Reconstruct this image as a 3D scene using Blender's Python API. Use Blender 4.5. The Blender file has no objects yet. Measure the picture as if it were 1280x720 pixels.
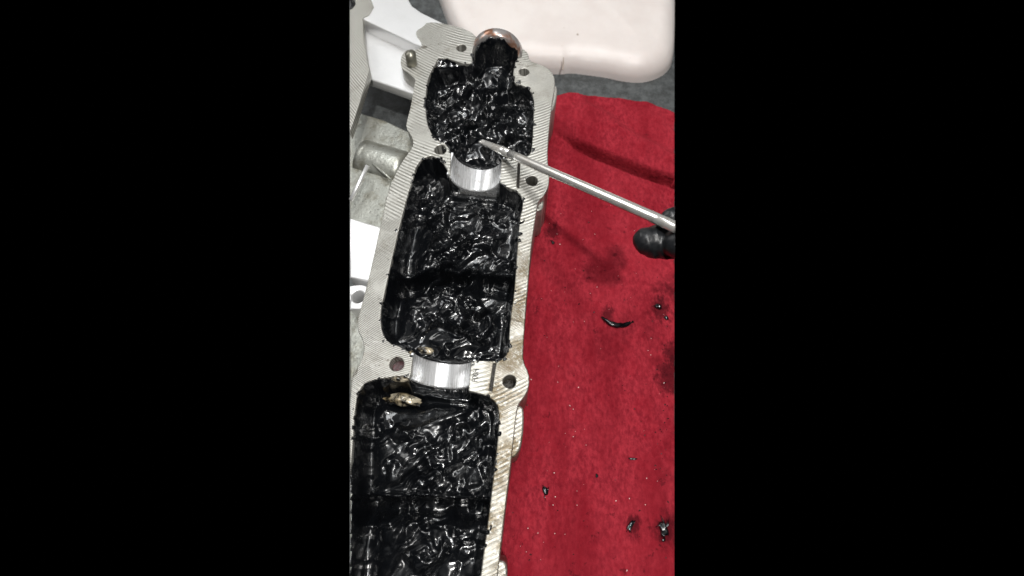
import bpy, bmesh, math, random
import numpy as np
from mathutils import Vector, Matrix

random.seed(7)
RNG = np.random.RandomState(11)
scene = bpy.context.scene
COL = scene.collection

# ------------------------------------------------------------------ camera
F_PX = 623.0                       # focal length in pixels of a 1280 px wide picture
PITCH = math.radians(66)           # looking down by this much
CAM_Z = 0.272
SP, CP = math.sin(PITCH), math.cos(PITCH)
cam_d = bpy.data.cameras.new('camera')
cam = bpy.data.objects.new('camera', cam_d)
COL.objects.link(cam)
cam.location = (0, 0, CAM_Z)
cam.rotation_euler = (math.pi / 2 - PITCH, 0, 0)
cam_d.sensor_width = 36
cam_d.lens = 36 * F_PX / 1280
cam_d.clip_start = 0.01
cam_d.clip_end = 50
cam_d.dof.use_dof = True
cam_d.dof.focus_distance = 0.245
cam_d.dof.aperture_fstop = 10
scene.camera = cam

# ------------------------------------------------------------------ world and lamps (black world; ceiling lamps, an added side light and fill)
world = bpy.data.worlds.new('World')
scene.world = world
world.use_nodes = True
world.node_tree.nodes['Background'].inputs[0].default_value = (0, 0, 0, 1)
world.node_tree.nodes['Background'].inputs[1].default_value = 0.0


def area(name, loc, aim, sx, sy, watts, colour=(1, 1, 1)):
    l = bpy.data.lights.new(name, 'AREA')
    l.shape = 'RECTANGLE'
    l.size, l.size_y, l.energy, l.color = sx, sy, watts, colour
    o = bpy.data.objects.new(name, l)
    COL.objects.link(o)
    o.location = loc
    o.rotation_euler = (Vector(aim) - Vector(loc)).to_track_quat('-Z', 'Y').to_euler()
    return o


area('ceiling_lamp', (0.17, -0.24, 1.2), (0.0, 0.1, 0), 0.06, 0.07, 13.0, (1, 0.975, 0.94))
area('ceiling_lamp', (0.14, 0.34, 1.2), (0.0, 0.1, 0), 0.09, 0.14, 6.0, (1, 0.985, 0.96))
tube_lamp = area('ceiling_tube', (-0.14, 0.62, 1.25), (-0.14, 0.62, 0), 0.17, 1.25, 7.0, (0.96, 0.985, 1))
tube_lamp.rotation_euler = (0, 0, 0)
area('added_side_light', (-1.3, 1.35, 0.95), (0, 0.12, 0.03), 1.3, 0.45, 11.0, (1, 0.99, 0.97))  # added low side light for the shaft highlight and darker cloth by the housing
area('ambient_fill', (0.0, 0.9, 2.3), (0.0, 0.9, 0), 5.0, 5.0, 13.0, (0.97, 0.99, 1))  # added fill panel in place of a ceiling, for the metal to reflect

vs = scene.view_settings
vs.view_transform = 'Standard'
vs.look = 'None'
vs.exposure = -0.2
vs.gamma = 1.0
vs.use_curve_mapping = False

DECK = 0.045                       # height of the machined face above the bench
UL, UR = 437.0, 843.0              # the place is modelled between these two sides


def P(u, v, z):
    """a point of the photograph, taken at a known height z, as metres"""
    a, b = (u - 640) / F_PX, (v - 360) / F_PX
    d = (CAM_Z - z) / (SP + b * CP)
    return Vector((a * d, d * (CP - b * SP), z))


def PXY(pts, z):
    return [tuple(P(u, v, z)[:2]) for u, v in pts]


def to_u(x, y, z):
    d = y * CP + (CAM_Z - z) * SP
    return 640 + F_PX * x / d


def to_v(x, y, z):
    d = y * CP + (CAM_Z - z) * SP
    return 360 + F_PX * ((CAM_Z - z) * CP - y * SP) / d


# ------------------------------------------------------------------ helpers
_lat = RNG.rand(256, 256)


def vnoise(x, y, seed=0):
    x = np.asarray(x, float) + seed * 17.37
    y = np.asarray(y, float) + seed * 9.71
    xi, yi = np.floor(x).astype(int), np.floor(y).astype(int)
    fx, fy = x - xi, y - yi
    fx = fx * fx * fx * (fx * (fx * 6 - 15) + 10)
    fy = fy * fy * fy * (fy * (fy * 6 - 15) + 10)
    a = _lat[xi & 255, yi & 255]
    b = _lat[(xi + 1) & 255, yi & 255]
    c = _lat[xi & 255, (yi + 1) & 255]
    d = _lat[(xi + 1) & 255, (yi + 1) & 255]
    return (a * (1 - fx) + b * fx) * (1 - fy) + (c * (1 - fx) + d * fx) * fy


def fbm(x, y, octs=3, seed=0):
    s, amp, tot = 0, 1.0, 0
    for k in range(octs):
        ca, sa = math.cos(k * 1.1 + .4), math.sin(k * 1.1 + .4)
        s = s + amp * vnoise((x * ca - y * sa) * 2 ** k, (x * sa + y * ca) * 2 ** k, seed + k)
        tot += amp
        amp *= .5
    return s / tot


def sstep(a, b, x):
    t = np.clip((x - a) / (b - a), 0, 1)
    return t * t * (3 - 2 * t)


def seg_dist(x, y, pts, closed=True):
    n = len(pts)
    best = np.full(np.shape(x), 1e9)
    for i in range(n if closed else n - 1):
        ax, ay = pts[i]
        bx, by = pts[(i + 1) % n]
        dx, dy = bx - ax, by - ay
        L = dx * dx + dy * dy + 1e-18
        t = np.clip(((x - ax) * dx + (y - ay) * dy) / L, 0, 1)
        best = np.minimum(best, np.hypot(x - ax - t * dx, y - ay - t * dy))
    return best


def inside(x, y, pts):
    r = np.zeros(np.shape(x), bool)
    n = len(pts)
    for i in range(n):
        ax, ay = pts[i]
        bx, by = pts[(i + 1) % n]
        if ay == by:
            continue
        c = ((ay > y) != (by > y)) & (x < (bx - ax) * (y - ay) / (by - ay) + ax)
        r ^= c
    return r


def chaikin(pts, n=2):
    for _ in range(n):
        q = []
        for i in range(len(pts)):
            a, b = pts[i], pts[(i + 1) % len(pts)]
            q.append((a[0] * .75 + b[0] * .25, a[1] * .75 + b[1] * .25))
            q.append((a[0] * .25 + b[0] * .75, a[1] * .25 + b[1] * .75))
        pts = q
    return pts


def tag(o, label=None, cat=None, group=None, kind=None):
    if label: o['label'] = label
    if cat: o['category'] = cat
    if group: o['group'] = group
    if kind: o['kind'] = kind
    return o


def link(name, me, mat, parent=None, smooth=True):
    o = bpy.data.objects.new(name, me)
    COL.objects.link(o)
    if mat:
        me.materials.clear()
        me.materials.append(mat)
    if smooth:
        me.polygons.foreach_set('use_smooth', [True] * len(me.polygons))
    o.parent = parent
    return o


def empty(name):
    o = bpy.data.objects.new(name, None)
    o.empty_display_size = .01
    COL.objects.link(o)
    return o


def solid(name, outer, holes, ztop, thick, bevel, mat, parent=None):
    """plate with rounded edges: outline and holes in metres, top face at ztop"""
    cu = bpy.data.curves.new(name, 'CURVE')
    cu.dimensions = '2D'
    cu.fill_mode = 'BOTH'
    for pts in [outer] + holes:
        sp = cu.splines.new('POLY')
        sp.points.add(len(pts) - 1)
        for p, (x, y) in zip(sp.points, pts):
            p.co = (x, y, 0, 1)
        sp.use_cyclic_u = True
    cu.extrude = thick / 2 - bevel
    cu.bevel_depth = bevel
    cu.bevel_resolution = 2
    cu.offset = -bevel
    tmp = bpy.data.objects.new('tmp', cu)
    COL.objects.link(tmp)
    dg = bpy.context.evaluated_depsgraph_get()
    me = bpy.data.meshes.new_from_object(tmp.evaluated_get(dg))
    bpy.data.objects.remove(tmp)
    bpy.data.curves.remove(cu)
    me.transform(Matrix.Translation((0, 0, ztop - thick / 2)))
    o = link(name, me, mat, parent)
    me.set_sharp_from_angle(angle=math.radians(40))
    return o


def circle(cx, cy, r, n=28, wob=0):
    return [(cx + (r + wob * math.sin(3 * a + cx * 999)) * math.cos(a), cy + (r + wob * math.sin(3 * a + cx * 999)) * math.sin(a))
            for a in [2 * math.pi * k / n for k in range(n)]]


def grid_mesh(name, X, Y, Z, keep=None):
    ny, nx = X.shape
    co = np.stack([X, Y, Z], -1).reshape(-1, 3)
    idx = np.arange(ny * nx).reshape(ny, nx)
    q = np.stack([idx[:-1, :-1], idx[:-1, 1:], idx[1:, 1:], idx[1:, :-1]], -1).reshape(-1, 4)
    if keep is not None:
        k = keep.reshape(-1)
        q = q[k[q].all(1)]
        used = np.unique(q)
        remap = np.full(ny * nx, -1)
        remap[used] = np.arange(len(used))
        co, q = co[used], remap[q]
    me = bpy.data.meshes.new(name)
    me.vertices.add(len(co))
    me.vertices.foreach_set('co', co.ravel())
    me.loops.add(len(q) * 4)
    me.loops.foreach_set('vertex_index', q.ravel().astype(np.int32))
    me.polygons.add(len(q))
    me.polygons.foreach_set('loop_start', np.arange(len(q), dtype=np.int32) * 4)
    me.update(calc_edges=True)
    return me


def skirt(me, z):
    bm = bmesh.new()
    bm.from_mesh(me)
    be = [e for e in bm.edges if e.is_boundary]
    r = bmesh.ops.extrude_edge_only(bm, edges=be)
    for v in r['geom']:
        if isinstance(v, bmesh.types.BMVert):
            v.co.z = z
    bm.to_mesh(me)
    bm.free()


def tube(path, radii, n=20, flat=None, cap=True, noise=0.0, seed=0):
    """sweep of a round section along a path; flat squeezes the section per ring"""
    bm = bmesh.new()
    rings = []
    path = [Vector(p) for p in path]
    up = Vector((0, 0, 1))
    for i, p in enumerate(path):
        t = (path[min(i + 1, len(path) - 1)] - path[max(i - 1, 0)]).normalized()
        s = t.cross(up).normalized()
        w = s.cross(t).normalized()
        f = flat[i] if flat else 1.0
        ring = []
        for k in range(n):
            a = 2 * math.pi * k / n
            r = radii[i] * (1 + noise * (float(vnoise(i * .6 + 3, k * .9, seed)) - .5))
            ring.append(bm.verts.new(p + s * (r * math.cos(a)) + w * (r * f * math.sin(a))))
        rings.append(ring)
    for a, b in zip(rings, rings[1:]):
        for k in range(n):
            bm.faces.new((a[k], a[(k + 1) % n], b[(k + 1) % n], b[k]))
    if cap:
        bm.faces.new(rings[0][::-1])
        bm.faces.new(rings[-1])
    bmesh.ops.recalc_face_normals(bm, faces=bm.faces)
    me = bpy.data.meshes.new('tube')
    bm.to_mesh(me)
    bm.free()
    return me


# ------------------------------------------------------------------ materials
ZC = .006                          # height of the cloth


class N:
    """small node-building helper"""
    def __init__(s, name):
        s.m = bpy.data.materials.new(name)
        s.m.use_nodes = True
        s.t = s.m.node_tree
        s.b = s.t.nodes['Principled BSDF']
        s.geo = s.t.nodes.new('ShaderNodeNewGeometry').outputs['Position']

    def put(s, sock, v):
        if hasattr(v, 'is_linked'):
            s.t.links.new(v, sock)
        elif isinstance(v, (tuple, list)) and len(v) == 3 and sock.type == 'RGBA':
            sock.default_value = (*v, 1)
        else:
            sock.default_value = v

    def set(s, **kw):
        for k, v in kw.items():
            s.put(s.b.inputs[k.replace('_', ' ')], v)
        return s

    def math(s, op, a, b=0.0, c=0.0):
        n = s.t.nodes.new('ShaderNodeMath')
        n.operation = op
        for i, v in enumerate((a, b, c)):
            s.put(n.inputs[i], v)
        return n.outputs[0]

    def noise(s, scale, detail=3, rough=.55, vec=None, dist=0.0):
        n = s.t.nodes.new('ShaderNodeTexNoise')
        n.inputs['Scale'].default_value = scale
        n.inputs['Detail'].default_value = detail
        n.inputs['Roughness'].default_value = rough
        n.inputs['Distortion'].default_value = dist
        s.t.links.new(vec or s.geo, n.inputs['Vector'])
        return n.outputs['Fac']

    def voronoi(s, scale, vec=None):
        n = s.t.nodes.new('ShaderNodeTexVoronoi')
        n.inputs['Scale'].default_value = scale
        s.t.links.new(vec or s.geo, n.inputs['Vector'])
        return n.outputs['Distance']

    def xyz(s):
        n = s.t.nodes.new('ShaderNodeSeparateXYZ')
        s.t.links.new(s.geo, n.inputs[0])
        return n.outputs[0], n.outputs[1], n.outputs[2]

    def stretch(s, sx, sy, sz, rot=0.0):
        n = s.t.nodes.new('ShaderNodeMapping')
        n.inputs['Scale'].default_value = (sx, sy, sz)
        n.inputs['Rotation'].default_value = (0, 0, rot)
        s.t.links.new(s.geo, n.inputs[0])
        return n.outputs[0]

    def ramp(s, v, lo, hi, a=0.0, b=1.0):
        n = s.t.nodes.new('ShaderNodeMapRange')
        n.interpolation_type = 'SMOOTHSTEP'
        for i, q in enumerate((v, lo, hi, a, b)):
            s.put(n.inputs[i], q)
        return n.outputs[0]

    def mix(s, f, a, b):
        n = s.t.nodes.new('ShaderNodeMix')
        n.data_type = 'RGBA'
        s.put(n.inputs[0], f)
        s.put(n.inputs[6], a)
        s.put(n.inputs[7], b)
        return n.outputs[2]

    def bump(s, h, strength, dist):
        n = s.t.nodes.new('ShaderNodeBump')
        n.inputs['Strength'].default_value = strength
        n.inputs['Distance'].default_value = dist
        s.put(n.inputs['Height'], h)
        prev = s.b.inputs['Normal']
        if prev.is_linked:
            s.t.links.new(prev.links[0].from_socket, n.inputs['Normal'])
        s.t.links.new(n.outputs[0], prev)
        return s


def mat_deck():
    m = N('machined aluminium')
    x, y, z = m.xyz()
    # sweep marks of the face mill: one arc repeated along the housing
    t = m.math('ADD', m.math('SUBTRACT', x, m.math('MULTIPLY', y, .1105)), .0397)
    ph = m.math('SUBTRACT', y, m.math('MULTIPLY', m.math('MULTIPLY', t, t), 7.0))
    ph = m.math('ADD', ph, m.math('MULTIPLY', m.noise(60, 2), .0012))
    coarse = m.math('SINE', m.math('MULTIPLY', ph, 2 * math.pi / .0021))
    fine = m.math('SINE', m.math('MULTIPLY', ph, 2 * math.pi / .00083))
    zone = m.math('MULTIPLY', m.ramp(y, .16, .13), m.ramp(t, .016, .0))
    sel = m.ramp(m.math('ADD', m.noise(38, 2), m.math('SUBTRACT', m.math('MULTIPLY', zone, .25), .08)), .40, .58)
    cut = m.math('ADD', m.math('MULTIPLY', coarse, m.math('SUBTRACT', 1.1, sel)), m.math('MULTIPLY', fine, m.math('ADD', sel, .25)))
    cut = m.math('MULTIPLY', cut, m.ramp(m.noise(95, 4, .7), .32, .62, .1, 1.15))
    grain = m.noise(1800, 3, .7)
    streak = m.ramp(m.noise(200, 4, .7), .35, .7)
    # old oil varnish, heaviest on the right hand rail towards the near end
    rail = m.math('MULTIPLY', m.ramp(t, .018, .024), m.ramp(y, .17, .10))
    var = m.math('MULTIPLY', m.ramp(m.math('ADD', m.noise(420, 5, .8), m.math('MULTIPLY', cut, .07)), .36, .52), m.math('MULTIPLY', rail, m.ramp(m.noise(70, 2), .35, .6, .35, 1.0)))
    var2 = m.math('MULTIPLY', m.ramp(m.noise(55, 5, .7), .52, .75), .35)
    spots = m.ramp(m.noise(900, 2, .6), .68, .74)
    base = m.mix(m.ramp(cut, -1, 1), (.225, .22, .195), (.60, .59, .55))
    base = m.mix(m.math('MULTIPLY', streak, .25), base, (.30, .29, .25))
    base = m.mix(m.math('MAXIMUM', m.math('MULTIPLY', var, .95), var2), base, (.11, .083, .045))
    base = m.mix(m.math('MULTIPLY', spots, .5), base, (.05, .045, .04))
    smear = m.math('MULTIPLY', m.ramp(m.noise(48, 5, .75, dist=1.2), .60, .68), .8)
    base = m.mix(smear, base, (.07, .055, .035))
    scr = m.ramp(m.noise(1, 2, .5, m.stretch(90, 1500, 90, .5)), .70, .74)
    base = m.mix(m.math('MULTIPLY', scr, .4), base, (.82, .81, .78))
    m.set(Base_Color=base, Metallic=.55, Roughness=m.ramp(grain, .2, .8, .33, .52))
    m.bump(cut, .32, .00022)
    m.bump(grain, .3, .0001)
    return m.m


def mat_cast(name='cast aluminium', col=(.66, .66, .65), rough=.5, dirt=.3):
    m = N(name)
    g = m.noise(700, 2, .5)
    d = m.ramp(m.noise(70, 5, .7), .45, .72)
    m.set(Base_Color=m.mix(m.math('MULTIPLY', d, dirt), col, (.17, .155, .11)), Metallic=.6,
          Roughness=m.ramp(g, .2, .8, rough - .12 * dirt - .02, rough + .08 * dirt + .02))
    m.bump(g, .02 + .14 * dirt, .0002)
    m.bump(m.noise(150, 3, .6), .08 + .3 * dirt, .0012)
    return m.m


def mat_bore():
    m = N('polished bearing bore')
    v = m.stretch(60, 1500, 60, math.radians(-6.3))
    g = m.noise(1, 3, .6, v)
    lines = m.noise(1, 2, .6, m.stretch(900, 25, 900, math.radians(-6.3)))
    film = m.ramp(m.noise(150, 4, .7), .58, .68)
    m.set(Base_Color=m.mix(m.math('MULTIPLY', film, .45), (.74, .745, .75), (.20, .17, .12)), Metallic=.62, Roughness=m.ramp(lines, .3, .7, .20, .36))
    m.bump(g, .12, .00005)
    return m.m


def mat_sludge():
    m = N('black oil sludge')
    b = m.noise(520, 1, .4, dist=.3)
    rough = m.ramp(m.noise(95, 3), .35, .68, .12, .30)
    m.set(Base_Color=(.0035, .004, .005), Roughness=rough, Specular_IOR_Level=.8)
    m.bump(b, .13, .0008)
    return m.m


def mat_cloth():
    m = N('red microfibre')
    x, y, z = m.xyz()
    pile = m.noise(1500, 3, .8)
    tuft = m.noise(520, 4, .7, m.stretch(1, .55, 1, .2))
    patch = m.noise(22, 4, .6)
    wear = m.noise(90, 4, .7)
    col = m.mix(m.ramp(tuft, .25, .78), (.165, .010, .018), (.39, .032, .047))
    col = m.mix(m.math('MULTIPLY', m.ramp(patch, .35, .7), .4), col, (.34, .027, .040))
    col = m.mix(m.math('MULTIPLY', m.ramp(wear, .42, .72), .35), col, (.22, .005, .013))
    nap = m.noise(1, 4, .6, m.stretch(48, 14, 30, .25))
    col = m.mix(m.math('MULTIPLY', m.ramp(nap, .40, .64), .55), col, (.16, .006, .012))
    # oily finger marks along the side towards the hand
    side = m.ramp(x, .066, .088)
    oil = m.math('MULTIPLY', m.ramp(m.noise(45, 4, .65), .50, .66), m.math('MULTIPLY', side, m.ramp(y, .135, .115)))
    oil2 = m.math('MULTIPLY', m.ramp(m.noise(170, 4, .7), .60, .68), m.ramp(m.noise(25, 2), .45, .6))
    col = m.mix(m.math('MAXIMUM', m.math('MULTIPLY', oil, .75), m.math('MULTIPLY', oil2, .55)), col, (.028, .004, .006))
    # oil soaked outwards from the crumbs
    for (u_, v_, r_) in ((830, 661, .0085), (789, 656, .0045), (825, 386, .0075), (838, 470, .010), (690, 292, .0065), (758, 398, .0050), (840, 440, .007)):
        q = P(u_, v_, ZC)
        dx = m.math('SUBTRACT', x, q.x)
        dy = m.math('MULTIPLY', m.math('SUBTRACT', y, q.y), .75)
        dist = m.math('SQRT', m.math('ADD', m.math('MULTIPLY', dx, dx), m.math('MULTIPLY', dy, dy)))
        dist = m.math('ADD', dist, m.math('MULTIPLY', m.math('SUBTRACT', wear, .5), r_ * 1.6))
        dist = m.math('ADD', dist, m.math('MULTIPLY', m.math('SUBTRACT', tuft, .5), r_ * 1.2))
        col = m.mix(m.ramp(dist, r_, r_ * .25, 0.0, .72), col, (.030, .004, .006))
    m.set(Base_Color=col, Roughness=1.0, Specular_IOR_Level=.02, Sheen_Weight=.12, Sheen_Roughness=.5,
          Sheen_Tint=(1, .12, .16))
    m.bump(tuft, .8, .0012)
    m.bump(pile, .6, .0005)
    return m.m


def mat_simple(name, col, metallic=0.0, rough=.5, nscale=400, bump=.2, bdist=.0003, var=.2, spec=.5):
    m = N(name)
    g = m.noise(nscale, 4, .65)
    dark = tuple(c * (1 - var) for c in col)
    m.set(Base_Color=m.mix(m.ramp(g, .3, .7), dark, col), Metallic=metallic, Roughness=m.ramp(g, .2, .8, max(rough - .06, .03), rough + .08),
          Specular_IOR_Level=spec)
    m.bump(g, bump, bdist)
    return m.m


def mat_plastic():
    m = N('white polyethylene')
    g = m.noise(30, 4, .6)
    s = m.ramp(m.noise(300, 2, .5), .74, .78)
    col = m.mix(m.ramp(g, .3, .7), (.60, .545, .52), (.655, .61, .585))
    col = m.mix(m.math('MULTIPLY', s, .35), col, (.42, .36, .31))
    m.set(Base_Color=col, Roughness=.42, Subsurface_Weight=.25, Subsurface_Scale=.01, Subsurface_Radius=(1, .8, .7))
    m.bump(m.noise(900, 2), .08, .0002)
    return m.m


def mat_plug():
    m = N('steel plug with painted reflection')
    x, y, z = m.xyz()
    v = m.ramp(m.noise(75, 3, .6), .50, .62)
    m.set(Base_Color=m.mix(v, (.40, .38, .37), (.30, .15, .095)), Metallic=.5, Roughness=.24)  # orange reflection painted into the base colour as brown patches
    m.bump(m.noise(500, 3), .1, .0002)
    return m.m


def mat_mat():
    m = N('dark rubber mat')
    g = m.noise(130, 5, .75)
    f = m.noise(900, 3, .7)
    col = m.mix(m.ramp(g, .35, .68), (.022, .024, .024), (.075, .082, .083))
    col = m.mix(m.math('MULTIPLY', m.ramp(f, .62, .74), .5), col, (.24, .25, .25))
    m.set(Base_Color=col, Roughness=.62)
    m.bump(f, .5, .0008)
    return m.m


M_DECK = mat_deck()
M_CAST = mat_cast()
M_CAST2 = mat_cast('stained cast aluminium', (.36, .365, .33), .38, .9)
M_EDGE = mat_cast('bare aluminium', (.88, .88, .88), .36, .05)
M_BORE = mat_bore()
M_SLUDGE = mat_sludge()
M_CLOTH = mat_cloth()
M_PLASTIC = mat_plastic()
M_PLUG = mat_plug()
M_MAT = mat_mat()
def mat_steel():
    m = N('polished steel')
    g = m.noise(260, 3, .6)
    m.set(Base_Color=m.mix(m.ramp(g, .45, .75), (.93, .91, .87), (.72, .68, .61)), Metallic=.72, Roughness=m.ramp(g, .3, .7, .20, .27))
    return m.m


M_STEEL = mat_steel()
M_GLOVE = mat_simple('black nitrile', (.013, .014, .016), 0, .36, 700, .35, .0003, .3)
def mat_amber():
    m = N('oily bare casting')
    film = m.ramp(m.noise(170, 4, .65, dist=1.0), .42, .60)
    tan = m.mix(m.ramp(m.noise(120, 3), .35, .65), (.50, .44, .33), (.26, .20, .11))
    m.set(Base_Color=m.mix(film, tan, (.006, .005, .004)), Metallic=.2, Roughness=.22)
    m.bump(m.noise(300, 3), .5, .001)
    return m.m


M_AMBER = mat_amber()
M_HOLE_RED = mat_simple('dark red hole bottom', (.055, .006, .010), 0, .35, 500, .4, .0006, .7)  # stands in for the red cloth seen down one hole
M_DARK = mat_simple('dark crusted oil', (.022, .017, .012), 0, .35, 900, .8, .0008, .6)
M_PIN = mat_simple('dowel steel', (.30, .29, .24), .7, .35, 600, .1, .0002, .2)
M_INK = mat_simple('stamped ink', (.006, .006, .008), 0, .9, spec=.05)
M_LINT = mat_simple('pale lint', (.75, .70, .66), 0, .8)
M_SCORE = mat_simple('moulding mark', (.40, .33, .28), 0, .6)

# ------------------------------------------------------------------ the bench mat
me = bpy.data.meshes.new('mat')
quad = [P(UL, -60, 0), P(UR, -60, 0), P(UR, 790, 0), P(UL, 790, 0)]
bm = bmesh.new()
top = [bm.verts.new(p) for p in quad]
bot = [bm.verts.new(p - Vector((0, 0, .004))) for p in quad]
bm.faces.new(top)
bm.faces.new(bot[::-1])
for k in range(4):
    bm.faces.new((top[k], bot[k], bot[(k + 1) % 4], top[(k + 1) % 4]))
bmesh.ops.recalc_face_normals(bm, faces=bm.faces)
bm.to_mesh(me)
bm.free()
tag(link('bench_mat', me, M_MAT, smooth=False), 'dark speckled rubber mat on the workbench', kind='structure')

# ------------------------------------------------------------------ the red cloth
ZC = .006
nx, ny = 360, 640
tx = np.linspace(0, 1, nx)[None, :]
ty = np.linspace(0, 1, ny)[:, None]
edge_uv = [(560, 121), (640, 119), (690, 119), (708, 117), (725, 118.5), (742, 117.5), (760, 120.5), (778, 121), (795, 125), (808, 126.5), (820, 131.5), (850, 139)]
edge = np.array([P(u, v, ZC)[:2] for u, v in edge_uv])
y_bot = P(640, 770, ZC)[1]
xl_t = P(585, 150, ZC)[0]
xl_b = P(520, 700, ZC)[0]


def fold_line(uv, z=ZC):
    return [tuple(P(u, v, z)[:2]) for u, v in uv]


creaseA = fold_line([(640, 140), (687, 163), (702, 172), (720, 184), (745, 196), (775, 208), (810, 221), (860, 238)])
creaseB = fold_line([(700, 122), (725, 137), (755, 154), (790, 176), (820, 192), (860, 212)])


PB = np.polyfit([p[0] for p in creaseB], [p[1] for p in creaseB], 2)


def signed(x, y, pts):
    d = seg_dist(x, y, pts, False)
    yc = np.interp(x, [p[0] for p in pts], [p[1] for p in pts])
    return np.where(y > yc, d, -d)


def cloth_z(x, y):
    z = np.full(np.shape(x), ZC)
    sa = signed(x, y, creaseA)
    along = sstep(P(690, 165, ZC)[0], P(740, 195, ZC)[0], x)
    z = z + along * .0075 * sstep(-.0002, .0010, sa) * (1 - .75 * sstep(.008, .045, sa))
    z = z - .0048 * along * np.exp(-((sa + .0002) / .0015) ** 2)
    z = z + .0015 * (1 - along) * sstep(-.002, .004, sa) * sstep(.05, .02, sa)
    sb = (y - np.polyval(PB, x)) * .8
    z = z + .0038 * np.exp(-((sb + .005) / .0075) ** 2) * sstep(P(700, 122, ZC)[0], P(770, 150, ZC)[0], x)
    z = z - .0018 * np.exp(-((sb - .007) / .005) ** 2) * sstep(P(720, 122, ZC)[0], P(790, 150, ZC)[0], x)
    z = z + .0095 * (fbm(x * 24 - y * 10, y * 50 + x * 28, 2, 12) - .5) * sstep(.0, .008, sa)
    z = z + .0028 * (fbm(x * 22, y * 15, 3, 3) - .5) * sstep(-.004, .03, -sa)
    z = z + .0120 * (fbm(x * 20 + 4, y * 12, 2, 8) - .45) * sstep(.004, -.02, sa) + .002 * (fbm(x * 9 + 4, y * 14, 2, 8) - .4)
    # pile
    z = z + .00075 * (fbm(x * 620, y * 480, 3, 5) - .5) + .0006 * (fbm(x * 180, y * 150, 2, 15) - .5)
    return z


ytop = lambda x: np.interp(x, edge[:, 0], edge[:, 1])
xl = xl_b + (xl_t - xl_b) * ty
Yg = y_bot + (0.235 - y_bot) * ty + 0 * tx
xr = (UR - 640) / F_PX * (Yg[:, :1] * CP + (CAM_Z - ZC) * SP)
for _ in range(3):
    zr = cloth_z(xr, Yg[:, :1])
    xr = (UR - 640) / F_PX * (Yg[:, :1] * CP + (CAM_Z - zr) * SP)
Xg = xl + (xr - xl) * tx
Yg = y_bot + (ytop(Xg) - y_bot) * ty
xr2 = (UR - 640) / F_PX * (Yg[:, -1:] * CP + (CAM_Z - cloth_z(Xg[:, -1:], Yg[:, -1:])) * SP)
Xg = xl + (xr2 - xl) * tx
Yg = Yg + .0009 * (fbm(Xg * 300, Xg * 0 + 2, 2, 4) - .5) * sstep(.96, 1, ty)
Zg = cloth_z(Xg, Yg)
roll = sstep(0, .006, ytop(Xg) - Yg)
Zg = .0012 + (Zg - .0012) * (0.25 + .75 * np.sqrt(roll))
Xg = np.minimum(Xg, (UR - 640) / F_PX * (Yg * CP + (CAM_Z - Zg) * SP))
me = grid_mesh('cloth', Xg, Yg, Zg)
skirt(me, .0006)
tag(link('red_cloth', me, M_CLOTH), 'red fluffy microfibre cloth with oil spots spread under the engine part', 'cloth')

# ------------------------------------------------------------------ white plastic container behind
cont = empty('plastic_container')
tag(cont, 'off-white rounded plastic container lying on the mat behind the red cloth', 'container')
ZP = .016
out_uv = [(536, -60), (548, -5), (562, 32), (578, 60), (600, 80), (650, 88), (694, 90), (703, 90), (712, 88), (735, 91), (758, 94), (778, 99), (800, 101), (818, 97),
          (832, 89), (839, 79), (842, 60), (842.5, 10), (842.5, -60)]
outl = [tuple(P(u, v + 3, 0)[:2]) for u, v in out_uv]
outl = chaikin(outl, 3)
gx = np.arange(min(p[0] for p in outl) - .002, max(p[0] for p in outl) + .002, .0006)
gy = np.arange(min(p[1] for p in outl) - .002, P(640, -40, 0).y, .0006)
GX, GY = np.meshgrid(gx, gy)
dd = seg_dist(GX, GY, outl)
dd = np.where(inside(GX, GY, outl), dd, -dd)


def cont_z(d):
    return np.where(d < 0, d * 2.5, .0155 * np.sqrt(1 - (1 - np.clip(d / .016, 0, 1)) ** 2) + .003 * sstep(.01, .06, d))


me = grid_mesh('container', GX, GY, cont_z(dd) + .0006 * (fbm(GX * 40, GY * 40, 2, 6) - .5) * (dd > .004), dd > -.0014)
skirt(me, -.0036)
link('body', me, M_PLASTIC, cont)


def on_cont(u, v):
    p = P(u, v, .014)
    for _ in range(4):
        p = P(u, v, float(cont_z(seg_dist(np.array([p.x]), np.array([p.y]), outl))[0]))
    return p


ridge = tube([on_cont(704.5, 72), on_cont(704, 80), on_cont(703.5, 87)], [.0003, .0005, .0005], 8)
link('mould_seam', ridge, M_SCORE, cont)
bm = bmesh.new()
bmesh.ops.create_uvsphere(bm, u_segments=12, v_segments=8, radius=.0008)
me = bpy.data.meshes.new('dot')
bm.to_mesh(me)
bm.free()
o = link('gate_mark', me, M_SCORE, cont)
p = P(722, 43, .016)
for _ in range(4):
    p = P(722, 43, float(cont_z(seg_dist(np.array([p.x]), np.array([p.y]), outl))[0]))
o.location = p
o.scale = (1, 1.3, .4)

# ------------------------------------------------------------------ the camshaft housing
hs = empty('camshaft_housing')
tag(hs, 'machined aluminium camshaft housing from an engine lying on the cloth, choked with black sludge', 'engine part')

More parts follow.
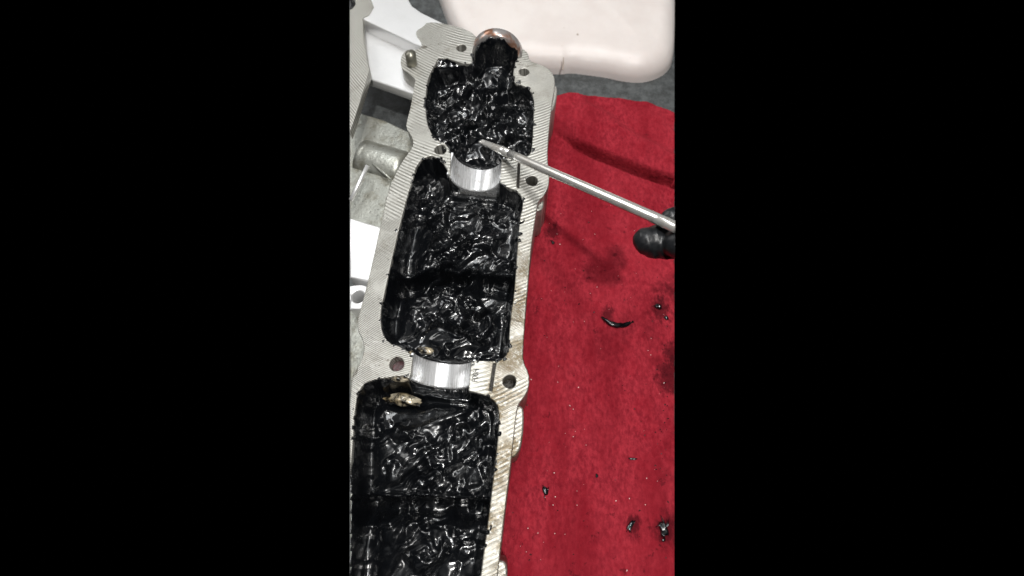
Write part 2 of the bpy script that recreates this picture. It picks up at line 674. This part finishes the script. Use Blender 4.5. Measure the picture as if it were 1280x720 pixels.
OUTER = [(586, 37), (600, 50), (640, 50), (653, 60), (660, 66), (662, 76), (672, 79), (684, 84), (693, 94), (694, 108), (690, 130), (686, 165), (684, 200),
         (687, 214), (686, 234), (680, 245), (673, 251), (671, 262), (665, 300), (661, 345), (657, 390), (654, 435), (654, 452), (661, 466), (662, 482), (656, 496), (648, 505),
         (645, 520), (640, 570), (631, 640), (622, 720), (616, 780),
         (UL, 780), (UL, 600), (UL, 476), (449, 456), (455, 440), (454, 426), (446, 411), (448, 394), (455, 370), (465, 330), (478, 270), (485, 240),
         (491, 224), (501, 204), (512, 189), (517, 180), (515, 171), (507, 159), (509, 149), (514, 130), (518, 105), (520, 99), (512, 93), (503, 87), (500, 77), (503, 66), (511, 61),
         (521, 62), (527, 58), (526, 51), (520, 44), (520, 38), (529, 33), (534, 27), (556, 29)]
INNER = [(592, 54), (591, 72), (589, 82), (549, 70), (545, 79), (538, 91), (533, 106), (532, 143), (536, 161), (545, 175), (557, 178), (564, 192),
         (564, 197), (562, 222), (557, 207), (547, 198), (538, 193), (521, 204), (516, 226), (509, 245), (493, 309), (481, 366), (475, 391), (477, 416), (486, 429), (498, 432),
         (509, 438), (516, 446), (516, 449), (513, 474), (506, 470), (497, 470), (484, 472), (463, 475), (452, 482), (444, 502), (440, 571), (438, 640), (437.6, 700), (437.6, 776), (594, 776), (601, 716),
         (611, 644), (617, 593), (623, 542), (624, 510), (615, 498), (600, 492), (586, 489), (585.5, 487), (589, 452), (590, 450), (606, 451), (620, 451), (632, 446), (635, 438),
         (638, 396), (643, 366), (649, 276), (654, 257), (652, 245), (645, 238), (626, 231), (625, 228), (627, 199), (628, 197), (650, 197), (662, 194), (665, 186), (667, 150), (668, 119), (656, 107), (641, 104),
         (642, 84), (649, 66), (650, 54)]
k_r = OUTER.index((616, 780))
k_l = OUTER.index((UL, 476))
k_i = INNER.index((440, 571))
k_j = INNER.index((594, 776))
RIM = OUTER[:k_r + 1] + INNER[k_j:] + INNER[:k_i + 1] + [(UL, 602)] + OUTER[k_l:]
outer = chaikin(PXY(RIM, DECK), 1)


def pxr(u, v, r, z=DECK):
    c = P(u, v, z)
    d = (CAM_Z - z) / (SP + (v - 360) / F_PX * CP)
    return c, r * d / F_PX


holes = []
bolt_holes = [(577, 60, 6.2), (655, 90, 6.2), (665, 226, 7.2), (637, 477, 8.2), (550.5, 187, 7.4), (496, 455, 9.0)]
for u, v, r in bolt_holes:
    c, rr = pxr(u, v, r)
    holes.append(circle(c.x, c.y, rr, 26, rr * .03))
# slots between the bearing webs and the right hand rail
for a in ([(647.5, 201), (650.5, 201), (649, 235), (646, 234)], [(616.5, 454), (620, 454), (615, 489), (611.5, 488)]):
    holes.append(PXY(a, DECK))
deck = solid('deck', outer, holes, DECK, .036, .00045, M_DECK, hs)

# floor below the bays so that nothing is open underneath
solid('floor_pan', PXY([(600, 60), (650, 60), (668, 110), (640, 440), (600, 770), (437.5, 770), (437.5, 520), (500, 250), (535, 100)], .012), [], .012, .003, .0004, M_CAST2, hs)

AX = Vector((.1098, .994, 0)).normalized()          # direction of the cam bore
AT = Vector((AX.y, -AX.x, 0))                       # across it


def saddle(c_uv, lw, length):
    """concave half bearing: a block with a round trough"""
    c = P(*c_uv, DECK)
    R = .01405
    bm = bmesh.new()
    n = 40
    prof = []
    for k in range(n + 1):
        a = math.pi * (k / n)
        prof.append((-R * math.cos(a), -R * math.sin(a)))
    prof = [(-R - .0012, -.0006), (-R - .0003, -.0006)] + prof[1:-1] + [(R + .0003, -.0006), (R + .0012, -.0006), (R + .0012, -.024), (-R - .0012, -.024)]
    ends = []
    ch = .0005
    for s, ins in ((-length / 2, 1), (-length / 2 + ch, 0), (length / 2 - ch, 0), (length / 2, 1)):
        ends.append([bm.verts.new(c + AX * s + AT * (t * (1 + .02 * ins if abs(t) < R else 1)) + Vector((0, 0, z - .0004 * ins))) for t, z in prof])
    m = len(prof)
    for A, B in zip(ends, ends[1:]):
        for k in range(m):
            bm.faces.new((A[k], A[(k + 1) % m], B[(k + 1) % m], B[k]))
    bm.faces.new(ends[0])
    bm.faces.new(ends[-1][::-1])
    bmesh.ops.recalc_face_normals(bm, faces=bm.faces)
    me = bpy.data.meshes.new('saddle')
    bm.to_mesh(me)
    bm.free()
    o = link('bearing_saddle', me, M_BORE, hs)
    me.set_sharp_from_angle(angle=math.radians(35))
    return o


L1 = (P(594, 193, DECK) - P(592, 222, DECK)).length
L2 = (P(552, 443, DECK) - P(549, 476, DECK)).length
SAD = ((595, 206, L1 * .49), (551.5, 460, L2 * .49))
for cu_, cv_, hl_ in SAD:
    saddle((cu_, cv_), 0, hl_ * 2)

# crusted oil packed into the two slots
for pts, nm in (([(647.5, 201), (650.5, 201), (649, 235), (646, 234)], 'slot_crust'), ([(616, 454), (620, 454), (615, 489), (611, 488)], 'slot_crust')):
    solid(nm, PXY(pts, DECK), [], DECK - .0008, .004, .0003, M_DARK, hs)

# stamped letters on the flat beside the near bearing
fc = bpy.data.curves.new('stamp', 'FONT')
fc.body = 'F00H'
fc.size = .0039
fc.extrude = .00006
fc.align_x = 'CENTER'
fc.align_y = 'CENTER'
tmp = bpy.data.objects.new('tmp', fc)
COL.objects.link(tmp)
me = bpy.data.meshes.new_from_object(tmp.evaluated_get(bpy.context.evaluated_depsgraph_get()))
bpy.data.objects.remove(tmp)
c = P(594.5, 469, DECK + .00012)
me.transform(Matrix.Translation(c) @ Matrix.Rotation(math.radians(84), 4, 'Z') @ Matrix.Scale(.75, 4, (1, 0, 0)))
link('stamped_letters', me, M_INK, hs, smooth=False)

# dowel pin on the small lobe
c, r = pxr(515, 80, 6.6)
link('dowel_pin', tube([c - Vector((0, 0, .004)), c, c + Vector((.0004, 0, .0078)), c + Vector((.0004, 0, .0086)), c + Vector((.0004, 0, .0087))],
                       [r, r, r, r * .82, r * .4], 24), M_PIN, hs)
# bottoms of the holes: threads and grime; red one stands in for cloth below
for u, v, r in bolt_holes:
    c, rr = pxr(u, v, r)
    red = (u, v) == (496, 455)
    bm = bmesh.new()
    for k in range(5):
        zz = DECK - (.0065 if red else .009) - k * .0013
        bmesh.ops.create_cone(bm, cap_ends=True, segments=22, radius1=rr * (1.04), radius2=rr * (.90 if k else .93), depth=.0011,
                              matrix=Matrix.Translation((c.x, c.y, zz)))
    me = bpy.data.meshes.new('thread')
    bm.to_mesh(me)
    bm.free()
    link('hole_red_bottom' if red else 'bolt_thread', me, M_HOLE_RED if red else M_DARK, hs, smooth=False)

# end plug standing in the far mouth of the bore
RP = .0158
pc = Vector((P(621, 60, DECK).x, P(621, 43, DECK + RP).y, DECK - .001))
sec = [(0, -.0), (RP * .86, 0), (RP * .95, .0004), (RP, .0012), (RP, .0062), (RP * .97, .0072), (RP * .8, .0076), (0, .0076)]
bm = bmesh.new()
rings = []
for r, s in sec:
    rings.append([bm.verts.new(pc + AX * s + AT * (r * math.cos(2 * math.pi * k / 64)) + Vector((0, 0, r * math.sin(2 * math.pi * k / 64)))) for k in range(64)])
for A, B in zip(rings, rings[1:]):
    for k in range(64):
        bm.faces.new((A[k], A[(k + 1) % 64], B[(k + 1) % 64], B[k]))
bmesh.ops.remove_doubles(bm, verts=bm.verts, dist=1e-6)
bmesh.ops.recalc_face_normals(bm, faces=bm.faces)
me = bpy.data.meshes.new('plug')
bm.to_mesh(me)
bm.free()
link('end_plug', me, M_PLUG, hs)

# lugs standing out of the right hand wall
for uv, z in (([(640, 505), (652, 507), (655, 514), (654, 545), (650, 562), (644, 572), (634, 572)], .040),
              ([(660, 246), (676, 246), (680, 250), (679, 260), (674, 264), (660, 264)], .040),
              ([(612, 700), (628, 700), (634, 706), (634, 730), (630, 760), (612, 760)], .040),
              ([(680, 108), (695, 106), (697, 112), (695, 128), (690, 140), (680, 140)], .042)):
    solid('side_lug', chaikin(PXY(uv, z), 1), [], z, .028, .0008, M_DECK, hs)

# bridge, plate and second rail on the left
solid('bridge', chaikin(PXY([(462, -45), (500, -45), (509, -3), (517, 11), (557, 30.5), (592, 44), (560, 62), (528, 60), (492, 42), (455, 25), (452, 20), (462, 8)], DECK - .0009), 1), [],
      DECK - .0009, .012, .0006, M_EDGE, hs)
solid('lower_plate', chaikin(PXY([(445, 10), (540, 40), (535, 120), (517, 118), (489, 108), (463, 99), (452, 95), (450, 40)], .0345), 1), [], .0345, .007, .0011, M_EDGE, hs)
solid('second_rail', PXY([(UL, -50), (463, -50), (464, 0), (467, 8), (461, 18), (453, 22), (455, 50), (459, 75), (462, 88), (459, 98), (449, 130), (441, 155), (UL, 166), (UL, 60), (UL, 12),
                          (441, 10), (444.5, 5), (443.5, -2), (439, -6), (UL, -8)], DECK), [], DECK, .006, .0005, M_DECK, hs)
solid('plug_of_grime', PXY([(437.3, -9), (446, -8), (446, 12), (437.3, 13)], DECK - .003), [], DECK - .003, .005, .0004, M_SLUDGE, hs)

# cast body seen between the rails
ZF = .017
solid('cast_floor', PXY([(UL, 138), (445, 139), (480, 150), (512, 165), (530, 200), (500, 330), (UL, 330)], ZF), [], ZF, .008, .001, M_CAST2, hs)
a, b = P(447, 184, .0235), P(503, 200, .0235)
a.z = b.z = .010
ax = (b - a).normalized()
link('cast_tube', tube([a, a + ax * .004, b - ax * .004, b - ax * .0012, b], [.0135, .0135, .0135, .0128, .0105], 40), M_CAST2, hs)
a, b = P(459, 208, .030), P(438.5, 250, .026)
link('cast_rib', tube([a + Vector((0, .002, -.004)), a, (a + b) / 2, b], [.0007, .0013, .0011, .0012], 12), M_EDGE, hs)
a, b = P(490, 225, .021), P(466, 205, .021)
link('cast_rib', tube([a, (a + b) / 2, b], [.0006, .0009, .0006], 10), M_CAST2, hs)
solid('cast_block', PXY([(UL, 272.5), (474, 283), (500, 300), (470, 353.5), (461, 352), (UL, 347)], .031), [], .031, .018, .0009, M_EDGE, hs)
bc, br = pxr(447.5, 371, 8.2, .030)
bo = []
for k in range(25):
    t = math.radians(-100 + 200 * k / 24)
    bo.append((bc.x + br * 2.05 * math.cos(t), bc.y + br * 2.05 * math.sin(t)))
bo += PXY([(UL, 357.5), (UL, 387)], .030)
solid('bolt_boss', bo, [circle(bc.x, bc.y, br, 26)], .030, .016, .0007, M_EDGE, hs)
solid('cast_floor', PXY([(UL, 383), (452, 386), (470, 420), (470, 470), (UL, 490)], .019), [], .019, .008, .001, M_CAST2, hs)

# bare, varnished casting that shows through the sludge next to the near bearing
def lump(uvz, sx, sy, sz, rot, seed, mat, name='oily_boss'):
    bm = bmesh.new()
    bmesh.ops.create_icosphere(bm, subdivisions=4, radius=1)
    for v in bm.verts:
        n = float(fbm(v.co.x * 2.2 + 9, v.co.y * 2.2 + v.co.z, 3, seed))
        v.co *= .75 + .5 * n
    bmesh.ops.scale(bm, vec=(sx, sy, sz), verts=bm.verts)
    bmesh.ops.rotate(bm, matrix=Matrix.Rotation(rot, 3, 'Z'), verts=bm.verts)
    bmesh.ops.translate(bm, vec=P(*uvz), verts=bm.verts)
    me = bpy.data.meshes.new(name)
    bm.to_mesh(me)
    bm.free()
    return link(name, me, mat, hs)


lump((532, 438, DECK - .0045), .0042, .0018, .0020, -.15, 3, M_AMBER)
lump((512, 443, DECK - .0035), .0026, .0016, .0014, .3, 6, M_AMBER)
lump((505, 500, DECK - .0145), .0092, .0030, .0034, -.12, 5, M_AMBER)
lump((500, 474, DECK - .0025), .0040, .0014, .0016, -.1, 8, M_AMBER)

# ------------------------------------------------------------------ the sludge
def bay(idx_uv):
    return chaikin(PXY(idx_uv, DECK), 1)


BAY1 = [(592, 52), (591, 72), (589, 82), (549, 70), (545, 79), (538, 91), (533, 106), (532, 143), (536, 161), (545, 175), (557, 178), (563, 190), (567, 197), (580, 203), (600, 205), (622, 201),
        (628, 196), (650, 196), (662, 194), (665, 186), (667, 150), (668, 119), (656, 107), (641, 104), (642, 84), (649, 66), (650, 52)]
BAY2 = [(562, 222), (557, 207), (547, 198), (538, 193), (521, 204), (516, 226), (509, 245), (493, 309), (481, 366), (475, 391), (477, 416), (486, 429), (498, 432), (509, 438), (516, 446),
        (530, 447), (560, 449), (588, 450), (606, 451), (620, 451), (632, 446), (635, 438), (638, 396), (643, 366), (649, 276), (654, 257), (652, 245), (645, 238), (626, 231), (618, 228), (590, 228)]
BAY3 = [(513, 474), (506, 470), (497, 470), (484, 472), (463, 475), (452, 482), (444, 502), (440, 571), (434, 640), (424, 740), (420, 776), (594, 776), (601, 716),
        (611, 644), (617, 593), (623, 542), (624, 510), (615, 498), (600, 492), (586, 488), (550, 484)]


def sludge(name, uv, label, seed, shape):
    poly = bay(uv)
    xs, ys = [p[0] for p in poly], [p[1] for p in poly]
    st = .00034
    gx = np.arange(min(xs) - .003, max(xs) + .003, st)
    gy = np.arange(min(ys) - .003, max(ys) + .003, st)
    X, Y = np.meshgrid(gx, gy)
    d = seg_dist(X, Y, poly)
    d = np.where(inside(X, Y, poly), d, -d)
    U, V = to_u(X, Y, DECK - .008), to_v(X, Y, DECK - .008)
    mm = 1000.0
    # domain warp, then wrinkled skin
    wx = fbm(X * mm / 7, Y * mm / 7, 2, seed) - .5
    wy = fbm(X * mm / 7, Y * mm / 7, 2, seed + 5) - .5
    a = X * mm + 7 * wx
    b = Y * mm + 7 * wy
    ang = .6
    ar, brr = a * math.cos(ang) + b * math.sin(ang), -a * math.sin(ang) + b * math.cos(ang)
    r1 = np.sqrt((2 * vnoise(ar / 13, brr / 4.6, seed + 1) - 1) ** 2 + .012)
    r2 = np.sqrt((2 * vnoise(a / 5.0, b / 3.8, seed + 2) - 1) ** 2 + .02)
    r3 = vnoise(a / 2.0, b / 1.7, seed + 3)
    big = fbm(X * mm / 16, Y * mm / 16, 2, seed + 7)
    act = sstep(.40, .56, fbm(X * mm / 17, Y * mm / 17, 2, seed + 9))
    base, rough = shape(X, Y, U, V, d)
    w = sstep(-.0005, .004, d)
    wr = rough * ((.35 + .75 * act) * r1 * .0075 + (.12 + .95 * act) * (r2 * .0024 + r3 * .0006))
    z = base + (big - .5) * .005 + wr - .003
    climb = sstep(.0042, .0, d) * sstep(.0, .35, fbm(X * mm / 6, Y * mm / 6, 2, seed + 21) + .1)
    lip = .0015 + .0050 * fbm(X * mm / 4, Y * mm / 4, 2, seed + 11)
    z = z * (1 - climb) + climb * (-lip + .4 * wr + .0016 * (vnoise(X * mm / 1.5, Y * mm / 1.5, seed + 13) - .5))
    # ragged edge that here and there creeps on to the rim
    rag = vnoise(X * mm / 2.2, Y * mm / 2.2, seed + 12) + .18 * vnoise(X * mm / .9, Y * mm / .9, seed + 14) + .09
    out = sstep(.0004, -.0001, d)
    zr = -.0016 + .0038 * (rag - .50) - .6 * np.maximum(-d - .0006, 0)
    z = np.where(out > 0, z * (1 - out) + out * np.minimum(zr, .0009), z)
    # never above the bearings that close the bay
    for (cu, cv, hl) in SAD:
        c = P(cu, cv, DECK)
        sx = (X - c.x) * AX.x + (Y - c.y) * AX.y
        tt = (X - c.x) * AT.x + (Y - c.y) * AT.y
        gap = np.maximum(np.abs(sx) - hl, 0)
        zs = -np.sqrt(np.clip(.0140 ** 2 - tt ** 2, 0, 1))
        far = sx > 0
        cap = np.where(far, zs + .0003, -.0175) + np.where(far, 1.1, .8) * gap + .0012 * (r3 - .5) + .05 * np.maximum(np.abs(tt) - .0140, 0) / .002
        z = np.where((gap < .014) & (np.abs(tt) < .0155), np.minimum(z, np.where(gap < .0004, zs - .002, cap)), z)
    z = np.where(V < 92, np.maximum(z, base * (d > -.0005) - .02 * (d <= -.0005)), z)
    for _ in range(5):
        zp = np.pad(z, 1, mode='edge')
        zb = (zp[:-2, 1:-1] + zp[2:, 1:-1] + zp[1:-1, :-2] + zp[1:-1, 2:]) / 8 + z / 2
        z = np.where(d > .0003, zb, z)
    Z = DECK + z
    keep = (d > -.0026) & (Y < pc.y + .0022) & (to_u(X, Y, Z) > UL)
    me = grid_mesh(name, X, Y, Z, keep)
    skirt(me, DECK - .031)
    return tag(link(name, me, M_SLUDGE), label, 'sludge', kind='stuff')


def shp1(X, Y, U, V, d):
    b = -.0085 + .0035 * np.exp(-((V - 165) / 22) ** 2 - ((U - 600) / 32) ** 2) + 0 * d
    b = b - .006 * np.exp(-((V - 88) / 14) ** 2) * sstep(640, 560, U)
    b = b - .006 * np.exp(-((V - 122) / 9) ** 2) * sstep(600, 640, U)
    b = b + .0035 * np.exp(-((V - 120 - .0016 * (U - 596) ** 2) / 5) ** 2) * np.exp(-((U - 598) / 30) ** 2)
    b = b + .0085 * sstep(128, 88, V) * np.exp(-((U - 617) / 19) ** 4)
    # heaped against the plug in the mouth of the bore
    yy = (pc.y - Y)
    t = (X - pc.x) / (RP * .93)
    dome = np.sqrt(np.clip(1 - np.abs(t) ** 2.0, 0, 1)) * RP * .955 - .0018 + .0042 * (fbm(X * 330, Y * 330, 2, 2) - .5) + .0016 * (vnoise(X * 800, Y * 700, 3) - .5)
    heap = np.where(yy < .0065, dome * sstep(.0075, -.0005, yy) - .003 * sstep(0, .006, yy), -.02)
    b = np.maximum(b, heap - .001 * 0)
    r = sstep(95, 120, V) * .9 + .25
    return b, r


def shp2(X, Y, U, V, d):
    b = -.0105 + .0045 * np.exp(-((V - 290) / 45) ** 2 - ((U - 570) / 45) ** 2) + .004 * np.exp(-((V - 395) / 32) ** 2 - ((U - 570) / 42) ** 2)
    b = b - .0045 * np.exp(-((U - (515 - .28 * (V - 300))) / 13) ** 2)
    rl = V - (341 + .05 * (U - 560) + 1.2 * np.sin(U * .09))
    b = b + .0045 * np.exp(-(rl / 4) ** 2) - .0095 * sstep(1, 5, rl) * sstep(30, 10, rl)
    b = b - .005 * np.exp(-((V - 345) / 20) ** 2 - ((U - 515) / 16) ** 2)
    r = .35 + .9 * np.exp(-((U - 575) / 52) ** 4)
    b = b - .004 * np.exp(-((V - 242) / 9) ** 2)
    b = b + .002 * np.exp(-((V - 430) / 10) ** 2 - ((U - 555) / 40) ** 2)
    return b, r


def shp3(X, Y, U, V, d):
    b = -.0120 + .0045 * np.exp(-((V - 575) / 36) ** 2 - ((U - 540) / 48) ** 2) + .003 * np.exp(-((V - 680) / 30) ** 2 - ((U - 540) / 46) ** 2)
    b = b - .006 * np.exp(-((U - 452) / 16) ** 2) - .004 * np.exp(-((V - 498) / 9) ** 2)
    rl = V - (620 + .03 * (U - 540) + 1 * np.sin(U * .08))
    b = b + .0050 * np.exp(-(rl / 4) ** 2) - .0095 * sstep(1, 6, rl) * sstep(44, 14, rl)
    b = b + .002 * np.exp(-((V - 528 + .35 * (U - 540)) / 5) ** 2) * sstep(620, 560, U)
    r = .25 + .6 * np.exp(-((U - 550) / 62) ** 4)
    return b, r


sludge('oil_sludge', BAY1, 'thick wet black sludge in the far bay, heaped up to the round plug', 3, shp1)
sludge('oil_sludge', BAY2, 'wrinkled glossy black sludge filling the middle bay between the two bright bearings', 23, shp2)
sludge('oil_sludge', BAY3, 'shiny black sludge filling the nearest bay at the bottom of the picture', 47, shp3)

# ------------------------------------------------------------------ the screwdriver
sd = empty('screwdriver')
tag(sd, 'slim bare steel screwdriver poking its tip into the sludge', 'screwdriver')
A = P(600, 176, DECK - .004)
dz = .194
B = P(846, 284.5, CAM_Z - dz * (SP + (284 - 360) / F_PX * CP))
D = (B - A)
Ln = D.length
D.normalize()
r0 = .0023
k0 = .030
link('shaft', tube([A + D * (k0 + (Ln - k0) * k / 12) for k in range(13)], [r0] * 13, 28), M_STEEL, sd)
ts = [0, .0015, .006, .014, .022, k0 + .0005]
link('blade', tube([A + D * s for s in ts], [.0014, .0018, .0019, .0021, .0024, r0 * .995], 28, [.30, .42, .6, .8, .95, 1]), M_STEEL, sd)

# ------------------------------------------------------------------ the gloved hand
def finger_bm(bm, pts, rads, seed):
    # dense path with a rounded tip
    pts = [Vector(p) for p in pts]
    path, rr = [], []
    n = 14
    for i in range(len(pts) - 1):
        for k in range(n):
            t = k / n
            path.append(pts[i].lerp(pts[i + 1], t))
            rr.append(rads[i] * (1 - t) + rads[i + 1] * t)
    path.append(pts[-1])
    rr.append(rads[-1])
    d0 = (path[1] - path[0]).normalized()
    tip = [path[0] - d0 * rads[0] * math.sin(a) * 1.0 for a in (1.5, 1.35, 1.15, .9, .6, .3)]
    tr = [rads[0] * math.cos(a) for a in (1.5, 1.35, 1.15, .9, .6, .3)]
    me = tube(tip + path, tr + rr, 28, None, True, .015, seed)
    bm.from_mesh(me)
    bpy.data.meshes.remove(me)


def Q(u, v, d):
    """a point of the photograph at depth d"""
    a, b = (u - 640) / F_PX, (v - 360) / F_PX
    return Vector((a * d, d * (CP - b * SP), CAM_Z - d * (SP + b * CP)))


bm = bmesh.new()
# forefinger crossing under the shaft, next finger behind it, thumb on the far side
finger_bm(bm, [Q(809, 301, .205), Q(816, 302, .206), Q(830, 302, .208), Q(848, 301, .212)], [.0060, .0070, .0076, .0079], 1)
finger_bm(bm, [Q(848, 304, .200), Q(854, 303, .201), Q(860, 303, .202)], [.0064, .0068, .0068], 2)
finger_bm(bm, [Q(838, 272, .212), Q(844, 273, .213), Q(850, 275, .214)], [.0042, .0056, .0062], 3)
# web of the palm joining them
finger_bm(bm, [Q(846, 280, .216), Q(850, 292, .218), Q(851, 304, .217)], [.0052, .0060, .0052], 4)
me = bpy.data.meshes.new('hand')
bm.to_mesh(me)
bm.free()
ho = link('gloved_hand', me, M_GLOVE)
rm = ho.modifiers.new('r', 'REMESH')
rm.mode = 'VOXEL'
rm.voxel_size = .00045
sm = ho.modifiers.new('s', 'SMOOTH')
sm.iterations = 5
sm.factor = .5
dg = bpy.context.evaluated_depsgraph_get()
me2 = bpy.data.meshes.new_from_object(ho.evaluated_get(dg))
ho.modifiers.clear()
ho.data = me2
bm = bmesh.new()
bm.from_mesh(me2)
# stop at the side of the place that is modelled
n = Vector((CP * 0 + 1, 0, 0))
right = Vector((1, 0, 0))
fwd = Vector((0, CP, -SP))
pn = (right * 1.0 - fwd * ((UR + 1 - 640) / F_PX)).normalized()
r = bmesh.ops.bisect_plane(bm, geom=bm.verts[:] + bm.edges[:] + bm.faces[:], plane_co=cam.location, plane_no=pn, clear_outer=True)
es = [e for e in r['geom_cut'] if isinstance(e, bmesh.types.BMEdge)]
bmesh.ops.holes_fill(bm, edges=[e for e in bm.edges if e.is_boundary], sides=0)
for v in bm.verts:
    v.co += v.normal * (.0003 * (float(fbm(v.co.x * 260, v.co.y * 260 + v.co.z * 300, 2, 4)) - .5) - .0009 * abs(float(vnoise(v.co.x * 300 + v.co.z * 150, v.co.y * 130, 9)) - .5))
bm.to_mesh(me2)
bm.free()
for p in me2.polygons:
    p.use_smooth = True
tag(ho, 'fingertips of a hand in a black nitrile glove gripping the screwdriver', 'hand')
# same side for the steel shaft
for ch in sd.children:
    if ch.name.startswith('shaft'):
        bm = bmesh.new()
        bm.from_mesh(ch.data)
        bmesh.ops.bisect_plane(bm, geom=bm.verts[:] + bm.edges[:] + bm.faces[:], plane_co=cam.location, plane_no=pn, clear_outer=True)
        bmesh.ops.holes_fill(bm, edges=[e for e in bm.edges if e.is_boundary], sides=0)
        bm.to_mesh(ch.data)
        bm.free()

# ------------------------------------------------------------------ crumbs on the cloth
def on_cloth(u, v, lift=0.0):
    p = P(u, v, ZC)
    for _ in range(3):
        z = float(cloth_z(np.array([p.x]), np.array([p.y]))[0]) + lift
        p = P(u, v, z)
    return p


GR = 'sludge crumbs fallen on the cloth'
curl = [(752, 396), (757, 400), (764, 404.5), (772, 406.5), (780, 406.5), (787, 404), (793, 401.5)]
pts = [on_cloth(u, v, .0008 + .0012 * math.sin(i * .9)) for i, (u, v) in enumerate(curl)]
dense, rad = [], []
rk = [.0004, .0009, .0013, .0015, .0014, .0012, .0005]
for i in range(len(pts) - 1):
    for k in range(5):
        dense.append(pts[i].lerp(pts[i + 1], k / 5))
        rad.append(rk[i] + (rk[i + 1] - rk[i]) * k / 5)
o = link('sludge_sliver', tube(dense, rad, 14, [.6] * len(dense), True, .5, 9), M_SLUDGE)
tag(o, 'curled shiny black sliver of sludge on the cloth below the gloved hand', 'crumb', GR)


def crumb(u, v, sx, sy, sz, rot, seed, label, hairs=0):
    bm = bmesh.new()
    bmesh.ops.create_icosphere(bm, subdivisions=3, radius=1)
    for q in bm.verts:
        q.co *= .55 + .9 * float(fbm(q.co.x * 1.8 + 5, q.co.y * 1.8 + q.co.z * 1.3, 3, seed))
    bmesh.ops.scale(bm, vec=(sx, sy, sz), verts=bm.verts)
    for k in range(hairs):
        a = random.uniform(0, 6.28)
        l = random.uniform(1.0, 2.2)
        m = tube([(0, 0, 0), (sx * l * .6 * math.cos(a), sy * l * .6 * math.sin(a), sz * .5),
                  (sx * l * math.cos(a + .3), sy * l * math.sin(a + .3), sz * random.uniform(-.2, .6))], [.00030, .00022, .00012], 5)
        bm.from_mesh(m)
        bpy.data.meshes.remove(m)
    me = bpy.data.meshes.new('crumb')
    bm.to_mesh(me)
    bm.free()
    o = link('sludge_crumb', me, M_SLUDGE)
    o.location = on_cloth(u, v, sz * .35)
    o.rotation_euler = (0, 0, rot)
    tag(o, label, 'crumb', GR)


crumb(830, 661, .0019, .0033, .0014, .1, 2, 'largest hairy black crumb, on the cloth at its lower right edge', 14)
crumb(789, 656, .0010, .0022, .0008, -.6, 4, 'thin bristly black crumb on the cloth left of the largest crumb', 10)
crumb(682, 613.5, .0014, .0022, .0010, .2, 6, 'small dark crumb on the cloth nearest to the lower part of the housing', 3)
crumb(823, 383, .0022, .0014, .0012, -.3, 8, 'glossy black crumb on the cloth just below the gloved fingertips', 4)
crumb(833, 397, .0011, .0014, .0008, .5, 10, 'tiny black crumb just under the glossy crumb below the glove')
crumb(791, 573.5, .0019, .0006, .0005, 0, 12, 'dash shaped black crumb lying crosswise on the lower half of the cloth')
crumb(829, 675, .0010, .0007, .0006, .4, 14, 'tiny black crumb right below the largest hairy crumb')
crumb(746, 594.5, .0007, .0009, .0005, 0, 16, 'round black speck on the cloth between the small dark crumb and the dash shaped crumb')
crumb(691, 303, .0008, .0013, .0006, .3, 18, 'small black crumb on the cloth beside the middle of the housing', 3)


def specks(name, n, mat, size, label, region, cat):
    bm = bmesh.new()
    for k in range(n):
        u, v = region()
        p = on_cloth(u, v, size * .2)
        s = size * random.uniform(.4, 1.3)
        m = Matrix.Translation(p) @ Matrix.Rotation(random.uniform(0, 6.3), 4, 'Z') @ Matrix.Diagonal((s * random.uniform(.6, 2), s, s * .6, 1))
        bmesh.ops.create_icosphere(bm, subdivisions=1, radius=.5, matrix=m)
    me = bpy.data.meshes.new(name)
    bm.to_mesh(me)
    bm.free()
    tag(link(name, me, mat), label, cat, kind='stuff')


def reg_any():
    v = random.uniform(250, 715)
    return random.uniform(672 - (v - 250) * .08, 838), v


def reg_side():
    v = random.uniform(390, 600)
    return 838 - abs(random.gauss(0, 16)), v


specks('black_specks', 110, M_SLUDGE, .0006, 'scattered black oil specks on the red cloth', lambda: reg_any() if random.random() < .55 else reg_side(), 'specks')
specks('pale_lint', 70, M_LINT, .00042, 'scattered pale lint specks on the red cloth', reg_any, 'lint')

# sludge dabbed along the inner edge of the rim
bm = bmesh.new()
edge_pts = chaikin(PXY(INNER[k_j:] + INNER[:k_i + 1], DECK), 1)
mid = Vector((-.025, .11, 0))
for k in range(70):
    i = random.randrange(len(edge_pts) - 1)
    a_, b_ = Vector((*edge_pts[i], 0)), Vector((*edge_pts[i + 1], 0))
    if (a_ - b_).length > .05:
        continue
    q = a_.lerp(b_, random.random())
    nrm = Vector((-(b_ - a_).y, (b_ - a_).x, 0)).normalized()
    side = -1 if nrm.dot(b_ - a_) else 1
    q = q + nrm * random.choice((-1, 1)) * abs(random.gauss(0, .0011))
    if not inside(np.array([q.x]), np.array([q.y]), outer)[0] or to_u(q.x, q.y, DECK) < UL + 3:
        continue
    r_ = random.uniform(.00025, .0008) * (1.5 if random.random() < .12 else 1)
    bmesh.ops.create_icosphere(bm, subdivisions=2, radius=1, matrix=Matrix.Translation((q.x, q.y, DECK)) @ Matrix.Rotation(random.uniform(0, 6), 4, 'Z')
                               @ Matrix.Diagonal((r_ * random.uniform(.7, 2.0), r_, r_ * .55, 1)))
me = bpy.data.meshes.new('splatter')
bm.to_mesh(me)
bm.free()
tag(link('sludge_splatter', me, M_SLUDGE), 'small black sludge dabs along the inner edge of the machined rim', 'sludge', kind='stuff')
